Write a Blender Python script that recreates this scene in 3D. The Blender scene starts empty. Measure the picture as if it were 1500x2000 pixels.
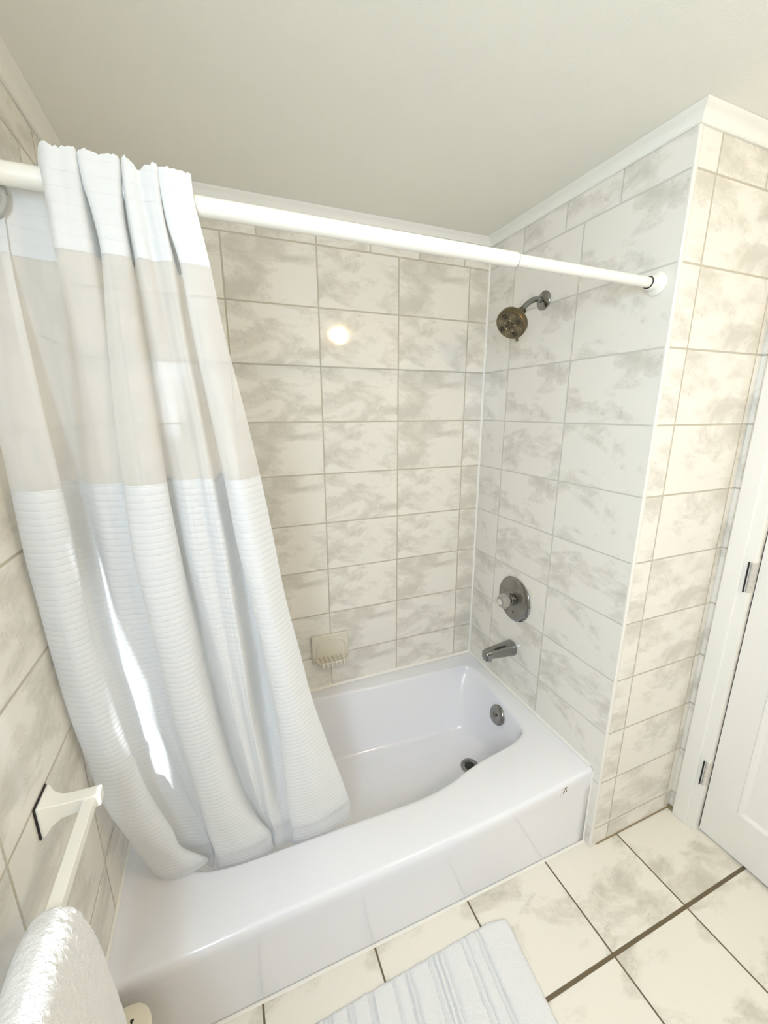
import bpy, bmesh, math, random
from mathutils import Vector, Matrix, noise
random.seed(7)
SC = bpy.context.scene
COL = SC.collection
PI = math.pi

# ------------------------------------------------------------------ camera
CAM_POS = (-1.1019, -1.5655, 1.5152)
CAM_R = ((0.92742046, -0.37401918, -0.00097098), (-0.09032465, -0.22144887, -0.97097984), (0.36295006, 0.90059428, -0.23915937))
cd = bpy.data.cameras.new('camera'); cam = bpy.data.objects.new('camera', cd); COL.objects.link(cam)
cd.sensor_fit = 'HORIZONTAL'; cd.sensor_width = 36.0; cd.lens = 36.0 * 796.34 / 1500.0; cd.clip_start = 0.02
m = Matrix.Identity(4)
for i in range(3):
    m[i][0] = CAM_R[0][i]; m[i][1] = -CAM_R[1][i]; m[i][2] = -CAM_R[2][i]; m[i][3] = CAM_POS[i]
cam.matrix_world = m
SC.camera = cam

# ------------------------------------------------------------------ world, daylight, exposure
wd = bpy.data.worlds.new('world'); SC.world = wd; wd.use_nodes = True
wd.node_tree.nodes['Background'].inputs[0].default_value = (0.75, 0.86, 1.0, 1)
wd.node_tree.nodes['Background'].inputs[1].default_value = 1.0
def area(name, loc, target, sx, sy, power, color):
    l = bpy.data.lights.new(name, 'AREA'); l.shape = 'RECTANGLE'; l.size = sx; l.size_y = sy; l.energy = power; l.color = color
    o = bpy.data.objects.new(name, l); COL.objects.link(o); o.location = loc
    o.rotation_euler = (Vector(target) - Vector(loc)).to_track_quat('-Z', 'Y').to_euler()
    return o
LAMP = (-0.06, -2.05, 2.19)
area('window_daylight', (-1.43, -1.99, 1.58), (-0.43, -1.62, 1.38), 0.50, 0.74, 29, (0.70, 0.85, 1.0))
sun = bpy.data.lights.new('sun', 'SUN'); sun.energy = 6.5; sun.angle = 0.009; sun.color = (0.93, 0.98, 1.0)
so = bpy.data.objects.new('sun', sun); COL.objects.link(so); so.location = (-2.0, -4, 3)
SUN_DIR = Vector((0.070, 0.85, -0.45)).normalized()
so.rotation_euler = SUN_DIR.to_track_quat('-Z', 'Y').to_euler()
LAMP_STRENGTH = 206.0
SC.view_settings.view_transform = 'Standard'
SC.view_settings.look = 'None'
SC.view_settings.gamma = 1.0
SC.view_settings.use_curve_mapping = False
SC.view_settings.exposure = 0.10
SC.cycles.diffuse_bounces = 8; SC.cycles.max_bounces = 14; SC.cycles.transparent_max_bounces = 16

# ------------------------------------------------------------------ main dimensions
CEIL = 2.19; TILE_TOP = 2.16; XL = -1.44; XR = 0.423; YW = -0.7915; YB = -2.60
RIM = 0.318

# ------------------------------------------------------------------ helpers
def tag(o, label=None, cat=None, group=None, kind=None):
    if label: o['label'] = label
    if cat: o['category'] = cat
    if group: o['group'] = group
    if kind: o['kind'] = kind
    return o
def thing(name, label, cat, loc=(0, 0, 0), rot=(0, 0, 0), kind=None):
    o = bpy.data.objects.new(name, None); COL.objects.link(o); o.location = loc; o.rotation_euler = rot
    o.empty_display_size = 0.05
    return tag(o, label, cat, None, kind)
def obj(name, bm, mats, parent=None, smooth=True, bevel=0.0, seg=2, angle=40):
    bmesh.ops.recalc_face_normals(bm, faces=bm.faces)
    me = bpy.data.meshes.new(name); bm.to_mesh(me); bm.free()
    for mt in (mats if isinstance(mats, (list, tuple)) else [mats]): me.materials.append(mt)
    o = bpy.data.objects.new(name, me); COL.objects.link(o)
    if parent: o.parent = parent
    if smooth:
        for p in me.polygons: p.use_smooth = True
        try: me.set_sharp_from_angle(angle=math.radians(angle))
        except Exception: pass
    if bevel > 0:
        b = o.modifiers.new('bevel', 'BEVEL'); b.width = bevel; b.segments = seg; b.limit_method = 'ANGLE'; b.angle_limit = math.radians(35)
        b.harden_normals = False
    return o
def box(bm, x0, x1, y0, y1, z0, z1, mi=0, face_mi=None):
    v = [bm.verts.new(p) for p in ((x0,y0,z0),(x1,y0,z0),(x1,y1,z0),(x0,y1,z0),(x0,y0,z1),(x1,y0,z1),(x1,y1,z1),(x0,y1,z1))]
    fs = {'-z': (0,3,2,1), '+z': (4,5,6,7), '-y': (0,1,5,4), '+x': (1,2,6,5), '+y': (2,3,7,6), '-x': (3,0,4,7)}
    for k, idx in fs.items():
        f = bm.faces.new([v[i] for i in idx]); f.material_index = (face_mi or {}).get(k, mi)
    return v
def boxbm(*a, **k):
    bm = bmesh.new(); box(bm, *a, **k); return bm
def frame_for(d):
    d = Vector(d).normalized(); up = Vector((0, 0, 1)) if abs(d.z) < 0.95 else Vector((1, 0, 0))
    a = d.cross(up).normalized(); b = d.cross(a).normalized()
    return d, a, b
def lathe(bm, base, axis, prof, n=40, mi=0, caps=True, facets=None):
    """prof: list of (distance along axis, radius)"""
    d, a, b = frame_for(axis); base = Vector(base); rings = []
    for s, r in prof:
        ring = []
        for k in range(n):
            t = 2 * PI * k / n
            rr = r * (1 + (facets or 0) * (0.5 if k % 2 else -0.5))
            ring.append(bm.verts.new(base + d * s + (a * math.cos(t) + b * math.sin(t)) * max(rr, 1e-5)))
        rings.append(ring)
    for r0, r1 in zip(rings, rings[1:]):
        for k in range(n):
            f = bm.faces.new((r0[k], r0[(k+1) % n], r1[(k+1) % n], r1[k])); f.material_index = mi
    if caps:
        for r in (rings[0], rings[-1]):
            f = bm.faces.new(r); f.material_index = mi
    return rings
def tube(bm, pts, r, n=16, mi=0, caps=True):
    pts = [Vector(p) for p in pts]; rings = []; prev = None
    rad = r if isinstance(r, (list, tuple)) else [r] * len(pts)
    for i, p in enumerate(pts):
        t = (pts[min(i+1, len(pts)-1)] - pts[max(i-1, 0)]).normalized()
        if prev is None:
            _, a, b = frame_for(t)
        else:
            a = (prev - t * prev.dot(t)).normalized(); b = t.cross(a)
        prev = a
        rings.append([bm.verts.new(p + (a * math.cos(2*PI*k/n) + b * math.sin(2*PI*k/n)) * rad[i]) for k in range(n)])
    for r0, r1 in zip(rings, rings[1:]):
        for k in range(n):
            f = bm.faces.new((r0[k], r0[(k+1) % n], r1[(k+1) % n], r1[k])); f.material_index = mi
    if caps:
        for r_ in (rings[0], rings[-1]): bm.faces.new(r_).material_index = mi
def prism(bm, prof, p0, p1, axes, mi=0):
    """sweep a 2D profile between two points; axes = (unit for profile u, unit for profile v)"""
    u, v = Vector(axes[0]), Vector(axes[1])
    r0 = [bm.verts.new(Vector(p0) + u * a + v * b) for a, b in prof]
    r1 = [bm.verts.new(Vector(p1) + u * a + v * b) for a, b in prof]
    n = len(prof)
    for k in range(n): bm.faces.new((r0[k], r0[(k+1) % n], r1[(k+1) % n], r1[k])).material_index = mi
    bm.faces.new(r0).material_index = mi; bm.faces.new(r1).material_index = mi
    return r0, r1
def catmull(P, n, closed=False):
    out = []; N = len(P); segs = N if closed else N - 1
    for i in range(segs):
        if closed: p0, p1, p2, p3 = P[(i-1) % N], P[i], P[(i+1) % N], P[(i+2) % N]
        else: p0, p1, p2, p3 = P[max(i-1, 0)], P[i], P[i+1], P[min(i+2, N-1)]
        for k in range(n):
            t = k / n
            out.append(tuple(0.5 * (2*b + (c - a)*t + (2*a - 5*b + 4*c - d)*t*t + (3*b - a - 3*c + d)*t**3) for a, b, c, d in zip(p0, p1, p2, p3)))
    if not closed: out.append(tuple(P[-1]))
    return out

# ------------------------------------------------------------------ materials
class NT:
    def __init__(s, name):
        s.m = bpy.data.materials.new(name); s.m.use_nodes = True; s.t = s.m.node_tree; s.n = s.t.nodes; s.l = s.t.links
        s.bsdf = s.n['Principled BSDF']; s.out = s.n['Material Output']
    def new(s, typ, **kw):
        nd = s.n.new(typ)
        for k, v in kw.items(): setattr(nd, k, v)
        return nd
    def set(s, sock, v):
        if hasattr(v, 'links') or isinstance(v, bpy.types.NodeSocket): s.l.new(v, sock)
        else: sock.default_value = v
    def math(s, op, a, b=None, c=None, clamp=False):
        nd = s.new('ShaderNodeMath', operation=op, use_clamp=clamp); s.set(nd.inputs[0], a)
        if b is not None: s.set(nd.inputs[1], b)
        if c is not None: s.set(nd.inputs[2], c)
        return nd.outputs[0]
    def mix(s, f, a, b):
        nd = s.new('ShaderNodeMix', data_type='RGBA'); s.set(nd.inputs[0], f); s.set(nd.inputs[6], a); s.set(nd.inputs[7], b); return nd.outputs[2]
    def fmix(s, f, a, b):
        nd = s.new('ShaderNodeMix', data_type='FLOAT'); s.set(nd.inputs[0], f); s.set(nd.inputs[2], a); s.set(nd.inputs[3], b); return nd.outputs[0]
    def smooth(s, v, lo, hi, a=0.0, b=1.0):
        nd = s.new('ShaderNodeMapRange', interpolation_type='SMOOTHSTEP'); s.set(nd.inputs[0], v)
        nd.inputs[1].default_value = lo; nd.inputs[2].default_value = hi; nd.inputs[3].default_value = a; nd.inputs[4].default_value = b
        return nd.outputs[0]
    def noise(s, vec, scale, detail=3, rough=0.55, dist=0.0, dims='3D', w=None):
        nd = s.new('ShaderNodeTexNoise', noise_dimensions=dims); s.l.new(vec, nd.inputs['Vector'])
        nd.inputs['Scale'].default_value = scale; nd.inputs['Detail'].default_value = detail
        nd.inputs['Roughness'].default_value = rough; nd.inputs['Distortion'].default_value = dist
        if w is not None: s.set(nd.inputs['W'], w)
        return nd.outputs[0]
    def ramp(s, v, stops):
        nd = s.new('ShaderNodeValToRGB'); s.l.new(v, nd.inputs[0]); e = nd.color_ramp.elements
        while len(e) < len(stops): e.new(0.5)
        for el, (p, c) in zip(e, stops): el.position = p; el.color = (*c, 1)
        return nd.outputs[0]
    def bump(s, h, dist, strength=1.0, normal=None):
        nd = s.new('ShaderNodeBump'); s.l.new(h, nd.inputs['Height']); nd.inputs['Distance'].default_value = dist; nd.inputs['Strength'].default_value = strength
        if normal is not None: s.l.new(normal, nd.inputs['Normal'])
        return nd.outputs[0]
    def pos(s):
        tc = s.new('ShaderNodeTexCoord'); return tc.outputs['Object']

def plain(name, col, rough=0.5, metal=0.0, spec=0.5, coat=0.0, noise_amt=0.0, noise_scale=60, bump=0.0, bump_scale=200):
    q = NT(name); b = q.bsdf
    b.inputs['Roughness'].default_value = rough; b.inputs['Metallic'].default_value = metal
    b.inputs['Specular IOR Level'].default_value = spec; b.inputs['Coat Weight'].default_value = coat; b.inputs['Coat Roughness'].default_value = 0.05
    p = q.pos()
    if noise_amt > 0:
        f = q.noise(p, noise_scale, 3)
        c0 = tuple(x * (1 - noise_amt) for x in col)
        q.l.new(q.mix(f, (*c0, 1), (*col, 1)), b.inputs['Base Color'])
    else: b.inputs['Base Color'].default_value = (*col, 1)
    if bump > 0: q.l.new(q.bump(q.noise(p, bump_scale, 3), bump), b.inputs['Normal'])
    return q.m

def tile_mat(name, ua, us, u0, w, va, v0, h, gu, gv, light, mid, dark, grout, rough=0.07, border=None, pat=1.0, grime=None, seed=0.0, angle=0.72):
    """marbled ceramic tile: ua/va axis letters, us = +1/-1 reading direction, joints at u0 + k*w and v0 + k*h"""
    q = NT(name); p = q.pos(); sp = q.new('ShaderNodeSeparateXYZ'); q.l.new(p, sp.inputs[0])
    ax = {'x': 0, 'y': 1, 'z': 2}; U = sp.outputs[ax[ua]]; V = sp.outputs[ax[va]]
    u = q.math('DIVIDE', q.math('SUBTRACT', U, u0), w)
    if us < 0: u = q.math('MULTIPLY', u, -1.0)
    v = q.math('DIVIDE', q.math('SUBTRACT', V, v0), h)
    wS = w
    if border:
        zb, ub, wb = border
        isb = q.math('GREATER_THAN', V, zb)
        ub_ = q.math('DIVIDE', q.math('SUBTRACT', U, ub), wb)
        if us < 0: ub_ = q.math('MULTIPLY', ub_, -1.0)
        u = q.fmix(isb, u, ub_); wS = q.fmix(isb, w, wb)
    fu = q.math('FRACT', u); fv = q.math('FRACT', v); iu = q.math('FLOOR', u); iv = q.math('FLOOR', v)
    du = q.math('MULTIPLY', q.math('SUBTRACT', 0.5, q.math('ABSOLUTE', q.math('SUBTRACT', fu, 0.5))), wS)
    dv = q.math('MULTIPLY', q.math('SUBTRACT', 0.5, q.math('ABSOLUTE', q.math('SUBTRACT', fv, 0.5))), h)
    tu = q.smooth(du, gu * 0.5 - 0.0005, gu * 0.5 + 0.0012); tv = q.smooth(dv, gv * 0.5 - 0.0005, gv * 0.5 + 0.0012)
    tmask = q.math('MULTIPLY', tu, tv)
    # three glaze prints shared out over the tiles
    cmb = q.new('ShaderNodeCombineXYZ'); q.l.new(iu, cmb.inputs[0]); q.l.new(iv, cmb.inputs[1]); cmb.inputs[2].default_value = seed
    wn = q.new('ShaderNodeTexWhiteNoise', noise_dimensions='3D'); q.l.new(cmb.outputs[0], wn.inputs['Vector'])
    var = q.math('MULTIPLY', q.math('FLOOR', q.math('MULTIPLY', wn.outputs[0], 3.0)), 5.37)
    lc = q.new('ShaderNodeCombineXYZ'); q.l.new(q.math('MULTIPLY', fu, wS), lc.inputs[0]); q.l.new(q.math('MULTIPLY', fv, h), lc.inputs[1]); q.l.new(q.math('ADD', var, 3.1 + seed), lc.inputs[2])
    mp = q.new('ShaderNodeMapping'); q.l.new(lc.outputs[0], mp.inputs[0]); mp.inputs['Rotation'].default_value = (0, 0, -angle); mp.inputs['Scale'].default_value = (pat, pat * 2.0, 1)
    mv = mp.outputs[0]
    n1 = q.noise(mv, 5.2, 5, 0.60, 0.35)
    n2 = q.noise(lc.outputs[0], 46.0, 5, 0.72, 0.15)
    n3 = q.noise(lc.outputs[0], 260.0, 2, 0.6)
    fac = q.math('ADD', n1, q.math('MULTIPLY', q.math('SUBTRACT', n2, 0.5), 0.17))
    c = q.ramp(fac, [(0.36, dark), (0.455, mid), (0.515, light), (0.66, light)])
    # speckled vein edges
    edge = q.math('SUBTRACT', 1.0, q.math('MULTIPLY', q.math('ABSOLUTE', q.math('SUBTRACT', n1, 0.44)), 14.0), clamp=True)
    spk = q.math('MULTIPLY', edge, q.smooth(q.math('ADD', q.math('MULTIPLY', n2, 0.6), q.math('MULTIPLY', n3, 0.4)), 0.50, 0.62))
    c = q.mix(q.math('MULTIPLY', spk, 0.55), c, (*[x * 0.80 for x in dark], 1))
    gcol = (*grout, 1)
    if grime:
        gn = q.noise(p, 9.0, 3, 0.7)
        gcol = q.mix(q.smooth(gn, 0.52, 0.68), gcol, (*grime, 1))
    col = q.mix(tmask, gcol, c)
    q.l.new(col, q.bsdf.inputs['Base Color'])
    q.l.new(q.fmix(tmask, 0.8, rough), q.bsdf.inputs['Roughness'])
    hgt = q.math('ADD', tmask, q.math('MULTIPLY', n2, 0.10))
    q.l.new(q.bump(hgt, 0.0011, 0.8), q.bsdf.inputs['Normal'])
    return q.m

LT = (0.825, 0.795, 0.730); MD = (0.755, 0.725, 0.657); DK = (0.64, 0.612, 0.545)
GR = (0.53, 0.49, 0.40); GRW = (0.62, 0.60, 0.54)
M = {}
ZR = 2.0768
M['tile_back'] = tile_mat('tile_back', 'x', 1, -0.0949, 0.314, 'z', ZR, 0.2, 0.0045, 0.0045, LT, MD, DK, GR, border=(ZR, -0.1219, 0.2005), seed=0)
M['tile_alcove'] = tile_mat('tile_alcove', 'y', -1, -0.1588, 0.3165, 'z', ZR, 0.2, 0.0040, 0.0035, LT, MD, DK, GRW, border=(ZR, -0.2009, 0.1984), seed=1)
M['tile_wing'] = tile_mat('tile_wing', 'x', 1, 0.0838, 0.3095, 'z', ZR, 0.2, 0.0040, 0.0040, LT, MD, DK, GR, border=(ZR, 0.0860, 0.2), seed=2)
M['tile_left'] = tile_mat('tile_left', 'y', 1, -0.943, 0.3155, 'z', ZR, 0.2, 0.0045, 0.0045, LT, MD, DK, GR, border=(ZR, -0.2, 0.2), seed=3)
M['tile_right'] = tile_mat('tile_right', 'y', -1, -0.86, 0.3155, 'z', ZR, 0.2, 0.004, 0.0045, LT, MD, DK, GR, seed=4)
M['tile_floor'] = tile_mat('tile_floor', 'x', 1, -0.1807, 0.3147, 'y', -1.0397, 0.3147, 0.0045, 0.0095, (0.82, 0.785, 0.70), (0.745, 0.71, 0.62), (0.60, 0.57, 0.49), (0.15, 0.115, 0.065), rough=0.16, pat=0.8, seed=9, angle=-0.7)
M['paint'] = plain('ceiling_paint', (0.86, 0.85, 0.78), 0.75, bump=0.0004, bump_scale=350)
M['wall_paint'] = plain('wall_paint', (0.34, 0.32, 0.29), 0.7)
M['trim_paint'] = plain('trim_paint', (0.83, 0.82, 0.77), 0.4)
M['door_paint'] = plain('door_paint', (0.83, 0.815, 0.77), 0.35, noise_amt=0.03, noise_scale=8)
M['enamel'] = plain('tub_enamel', (0.825, 0.83, 0.875), 0.15, coat=0.3)
M['caulk'] = plain('caulk', (0.86, 0.84, 0.78), 0.45)
M['glaze'] = plain('bullnose_glaze', (0.82, 0.79, 0.73), 0.18)
M['chrome'] = plain('chrome', (0.30, 0.295, 0.285), 0.10, metal=1.0)
M['bronze'] = plain('tarnished_chrome', (0.235, 0.185, 0.105), 0.30, metal=1.0, noise_amt=0.35, noise_scale=40)
M['bronze_face'] = plain('spray_plate', (0.21, 0.175, 0.115), 0.35, metal=0.7, noise_amt=0.3, noise_scale=50)
M['rubber'] = plain('dark_rubber', (0.02, 0.017, 0.012), 0.5)
M['dark'] = plain('gap_shade_and_slot', (0.015, 0.012, 0.01), 0.7)  # near black: painted shade lines at door edge and hinges, canister slots
M['black'] = plain('black_edge', (0.02, 0.012, 0.012), 0.5)
M['rod'] = plain('white_rod', (0.88, 0.865, 0.80), 0.25)
M['ceramic'] = plain('cream_ceramic', (0.73, 0.68, 0.575), 0.2)
M['plastic'] = plain('white_bar', (0.86, 0.84, 0.77), 0.3)
M['cream'] = plain('cream_plastic', (0.80, 0.74, 0.60), 0.4)
M['hinge'] = plain('painted_hinge', (0.66, 0.62, 0.57), 0.3, metal=0.2)
M['brushed'] = plain('hinge_metal', (0.72, 0.68, 0.62), 0.25, metal=0.9)
M['ring'] = plain('grey_ring', (0.42, 0.42, 0.39), 0.4)
M['tagcloth'] = plain('grey_tag', (0.45, 0.45, 0.43), 0.8)
M['ink'] = plain('grey_ink', (0.16, 0.145, 0.12), 0.5)
M['label'] = plain('pale_label', (0.81, 0.80, 0.81), 0.2)
q = NT('clear_knob'); q.bsdf.inputs['Base Color'].default_value = (0.93, 0.88, 0.82, 1); q.bsdf.inputs['Transmission Weight'].default_value = 0.75
q.bsdf.inputs['Roughness'].default_value = 0.06; q.bsdf.inputs['IOR'].default_value = 1.49; M['acrylic'] = q.m
# cloth
def cloth(name, col, stripes=None, transp=0.0, trans=0.35):
    q = NT(name); p = q.pos(); sp = q.new('ShaderNodeSeparateXYZ'); q.l.new(p, sp.inputs[0])
    q.n.remove(q.bsdf)
    d = q.new('ShaderNodeBsdfDiffuse'); t = q.new('ShaderNodeBsdfTranslucent'); mx = q.new('ShaderNodeMixShader')
    d.inputs[0].default_value = (*col, 1); t.inputs[0].default_value = (*col, 1); mx.inputs[0].default_value = trans
    if stripes:
        wob = q.noise(p, 7.0, 2)
        zz = q.math('ADD', sp.outputs[2], q.math('MULTIPLY', wob, 0.008))
        sn = q.math('SINE', q.math('MULTIPLY', zz, 2 * PI / stripes))
        rid = q.math('POWER', q.math('ABSOLUTE', sn), 0.5)
        fine = q.noise(p, 420.0, 2)
        h = q.math('ADD', rid, q.math('MULTIPLY', fine, 0.25))
        nb = q.bump(h, 0.0015, 0.7)
        q.l.new(nb, d.inputs['Normal'])
    else:
        fine = q.noise(p, 500.0, 2)
        q.l.new(q.bump(fine, 0.0004, 0.5), d.inputs['Normal'])
    q.l.new(d.outputs[0], mx.inputs[1]); q.l.new(t.outputs[0], mx.inputs[2])
    last = mx.outputs[0]
    if transp > 0:
        tr = q.new('ShaderNodeBsdfTransparent'); m2 = q.new('ShaderNodeMixShader'); m2.inputs[0].default_value = transp
        q.l.new(last, m2.inputs[1]); q.l.new(tr.outputs[0], m2.inputs[2]); last = m2.outputs[0]
    q.l.new(last, q.out.inputs[0])
    return q.m
M['waffle'] = cloth('curtain_waffle', (0.90, 0.915, 0.935), stripes=0.026, trans=0.33)
M['header'] = cloth('curtain_header', (0.86, 0.875, 0.885), stripes=0.040, trans=0.22)
M['sheer'] = cloth('curtain_sheer', (0.94, 0.94, 0.935), transp=0.42, trans=0.25)
q = NT('terry'); p = q.pos(); f = q.noise(p, 260.0, 3, 0.7); f2 = q.noise(p, 60.0, 3, 0.6)
q.bsdf.inputs['Base Color'].default_value = (0.85, 0.85, 0.855, 1); q.bsdf.inputs['Roughness'].default_value = 1.0; q.bsdf.inputs['Specular IOR Level'].default_value = 0.1
q.bsdf.inputs['Sheen Weight'].default_value = 0.3
q.l.new(q.bump(q.math('ADD', f, f2), 0.004, 0.7), q.bsdf.inputs['Normal']); M['terry'] = q.m
q = NT('lamp_glass'); q.bsdf.inputs['Emission Color'].default_value = (1.0, 0.73, 0.43, 1); q.bsdf.inputs['Emission Strength'].default_value = LAMP_STRENGTH
q.bsdf.inputs['Base Color'].default_value = (0.9, 0.88, 0.8, 1); M['lamp'] = q.m

# ================================================================== SETTING
T = 0.08
def struct(name, bm, mats, label, parent=None, **k):
    o = obj(name, bm, mats, parent, smooth=k.pop('smooth', False), **k)
    if parent is None: tag(o, label, None, None, 'structure')
    return o
struct('floor', boxbm(XL - T, XR + T, YB - T, T, -0.05, 0), M['tile_floor'], 'pale marbled floor tiles with dark brown grout')
struct('ceiling', boxbm(XL - 0.03, XR + T, YB, T, CEIL, CEIL + 0.05), M['paint'], 'plain cream painted ceiling')
struct('wall_back', boxbm(XL - T, T, 0, T, 0, CEIL), M['tile_back'], 'marbled tile wall along the long side of the tub')
WY0, WY1, WZ0, WZ1 = -2.57, -1.70, 1.09, 1.95            # window in the left wall, beside the camera
bm = bmesh.new()
for (a, b_, c, d) in ((YB, WY0, 0, CEIL), (WY0, WY1, 0, WZ0), (WY0, WY1, WZ1, CEIL), (WY1, 0, 0, CEIL)): box(bm, XL - 0.02, XL, a, b_, c, d)
struct('wall_left', bm, M['tile_left'], 'marbled tile wall at the left end of the tub')
# the boxed-out wing that closes the alcove: its left face carries the taps, its front face looks into the room
bm = bmesh.new(); box(bm, 0, XR + T, YW, 0, 0, CEIL, 0, {'-y': 1})
struct('wall_alcove', bm, [M['tile_alcove'], M['tile_wing']], 'tiled wing wall that carries the shower fittings')
# right wall beyond the wing with the door opening
DY0, DY1, DZ = -0.895, -1.63, 2.03
bm = bmesh.new()
box(bm, XR, XR + T, DY0, YW, 0, CEIL)
box(bm, XR, XR + T, YB, DY1, 0, CEIL)
box(bm, XR, XR + T, DY1, DY0, DZ, CEIL)
struct('wall_right', bm, M['tile_right'], 'tiled wall to the right with the white door')
# wall behind the camera
struct('wall_front', boxbm(XL, XR + T, YB - T, YB, 0, CEIL), M['wall_paint'], 'painted wall opposite the tub')
win = thing('window_1', 'window in the left wall beside the camera', None, (XL - 0.010, (WY0 + WY1) / 2, WZ0), kind='structure')
bm = bmesh.new(); hw = (WY1 - WY0) / 2; hz = WZ1 - WZ0; w = 0.012
for y0, y1, z0, z1 in ((-hw, -hw + w, 0, hz), (hw - w, hw, 0, hz), (-hw, hw, 0, w), (-hw, hw, hz - w, hz)): box(bm, -0.009, 0.009, y0, y1, z0, z1)
obj('window_frame', bm, M['trim_paint'], win, smooth=False, bevel=0.003)
bm = boxbm(-0.008, 0.008, -hw, hw, 0.15, 0.32); box(bm, -0.008, 0.008, -hw, hw - 0.20, 0.0, 0.15); obj('sun_blocking_panels', bm, M['trim_paint'], win, smooth=False)  # unseen opaque rail and lower panel, added to block and shape the sun

# crown strips (name trim_n)
def crown(name, p0, p1, inward, prof, label):
    bm = bmesh.new(); prism(bm, prof, p0, p1, (inward, (0, 0, 1)))
    return struct(name, bm, M['paint' if 'cove' in label else 'trim_paint'], label, smooth=True, angle=50)
flat = [(0.0005, 0), (0.012, 0), (0.0135, 0.004), (0.0135, 0.016), (0.018, 0.020), (0.022, 0.024), (0.024, 0.0295), (0.0005, 0.0295)]
cove = [(0.0005, 0), (0.006, 0), (0.009, 0.003), (0.011, 0.009), (0.015, 0.016), (0.022, 0.022), (0.030, 0.026), (0.034, 0.0295), (0.0005, 0.0295)]
crown('trim_1', (XL, 0, TILE_TOP), (0, 0, TILE_TOP), (0, -1, 0), flat, 'white strip between back tiles and ceiling')
crown('trim_2', (XL, 0, TILE_TOP), (XL, YB, TILE_TOP), (1, 0, 0), cove, 'cream cove strip over the left wall')
# the cove over the wing: two runs mitred at the outer corner, one object
bm = bmesh.new()
ra = []; n = len(cove)
for (x, y, dx, dy) in ((0, 0, -1, 0), (0, YW, -1, -1), (XR, YW, 0, -1)):
    ra.append([bm.verts.new((x + dx * a, y + dy * a, TILE_TOP + b)) for a, b in cove])
for r0, r1 in zip(ra, ra[1:]):
    for k in range(n): bm.faces.new((r0[k], r0[(k+1) % n], r1[(k+1) % n], r1[k]))
bm.faces.new(ra[0]); bm.faces.new(ra[-1])
struct('trim_3', bm, M['paint'], 'cream cove strip wrapping the top of the wing wall', smooth=True, angle=25)
# bullnose edge tile on the outer corner of the wing
bm = bmesh.new(); prism(bm, [(-0.0012, 0.004), (-0.0012, 0.0), (0.0012, -0.0018), (0.0105, -0.0022), (0.0125, -0.0006), (0.0125, 0.004)], (0, YW, 0), (0, YW, TILE_TOP), ((1, 0, 0), (0, 1, 0)))
struct('trim_4', bm, M['glaze'], 'pale rounded edge of the corner tiles on the wing', smooth=True, angle=50)
# sealant beads
def bead(name, p0, p1, a, b, r, label):
    bm = bmesh.new(); prism(bm, [(0.0003, 0.0003), (r, 0.0003), (r * 0.42, r * 0.42), (0.0003, r)], p0, p1, (a, b))
    return struct(name, bm, M['caulk'], label, smooth=True, angle=60)
bead('trim_5', (0, 0, RIM), (0, 0, TILE_TOP), (-1, 0, 0), (0, -1, 0), 0.0065, 'white sealant in the corner behind the shower')
bead('trim_6', (XL, 0, RIM + 0.001), (0, 0, RIM + 0.001), (0, -1, 0), (0, 0, 1), 0.009, 'white sealant between tub and back tiles')
bead('trim_7', (0, 0, RIM + 0.001), (0, -0.755, RIM + 0.001), (-1, 0, 0), (0, 0, 1), 0.008, 'white sealant between tub and shower wall')
bead('trim_8', (XL, 0, RIM + 0.001), (XL, -0.785, RIM + 0.001), (1, 0, 0), (0, 0, 1), 0.006, 'white sealant between tub and left wall')
bead('trim_9', (XL, -0.7582, 0), (0, -0.7655, 0), (0, -1, 0), (0, 0, 1), 0.006, 'pale sealant along the foot of the tub')
bead('trim_10', (0, -0.764, 0.004), (0, -0.764, RIM - 0.01), (-1, 0, 0), (0, -1, 0), 0.0042, 'white sealant down the end of the tub front')
bm = bmesh.new(); box(bm, 0.03, XR, YW - 0.0032, YW, 0, 0.0035); box(bm, XR - 0.012, XR, -0.822, YW, 0, 0.012)
struct('trim_11', bm, plain('brown_grout', (0.30, 0.23, 0.13), 0.8), 'brown grout along the foot of the wing wall')

# door in the right wall
door = thing('door_1', 'white panelled door at the right edge', None, (XR, DY0, 0), kind='structure')
def dl(x0, x1, y0, y1, z0, z1, bm=None):      # local coordinates of the door
    bm = bm or bmesh.new(); box(bm, x0 - XR, x1 - XR, y0 - DY0, y1 - DY0, z0, z1); return bm
bm = dl(0.404, XR, -0.866, -0.8145, 0.0, 2.10); dl(0.404, XR, DY1 - 0.08, DY1 - 0.03, 0, 2.10, bm); dl(0.404, XR, DY1 - 0.08, -0.8145, 2.04, 2.10, bm)
obj('casing', bm, M['trim_paint'], door, smooth=False, bevel=0.004)
bm = dl(0.410, XR + T, -0.8945, -0.862, 0.0, 2.03); dl(0.410, XR + T, DY1 - 0.03, DY1, 0, 2.03, bm)
obj('jamb', bm, M['trim_paint'], door, smooth=False, bevel=0.002)
bm = dl(0.4330, 0.4600, -0.8985, -0.8945, 0.012, 2.025); obj('hinge_side_gap_shade', bm, M['dark'], door, smooth=False)  # solid dark strip that paints the shade inside the door gap
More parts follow.
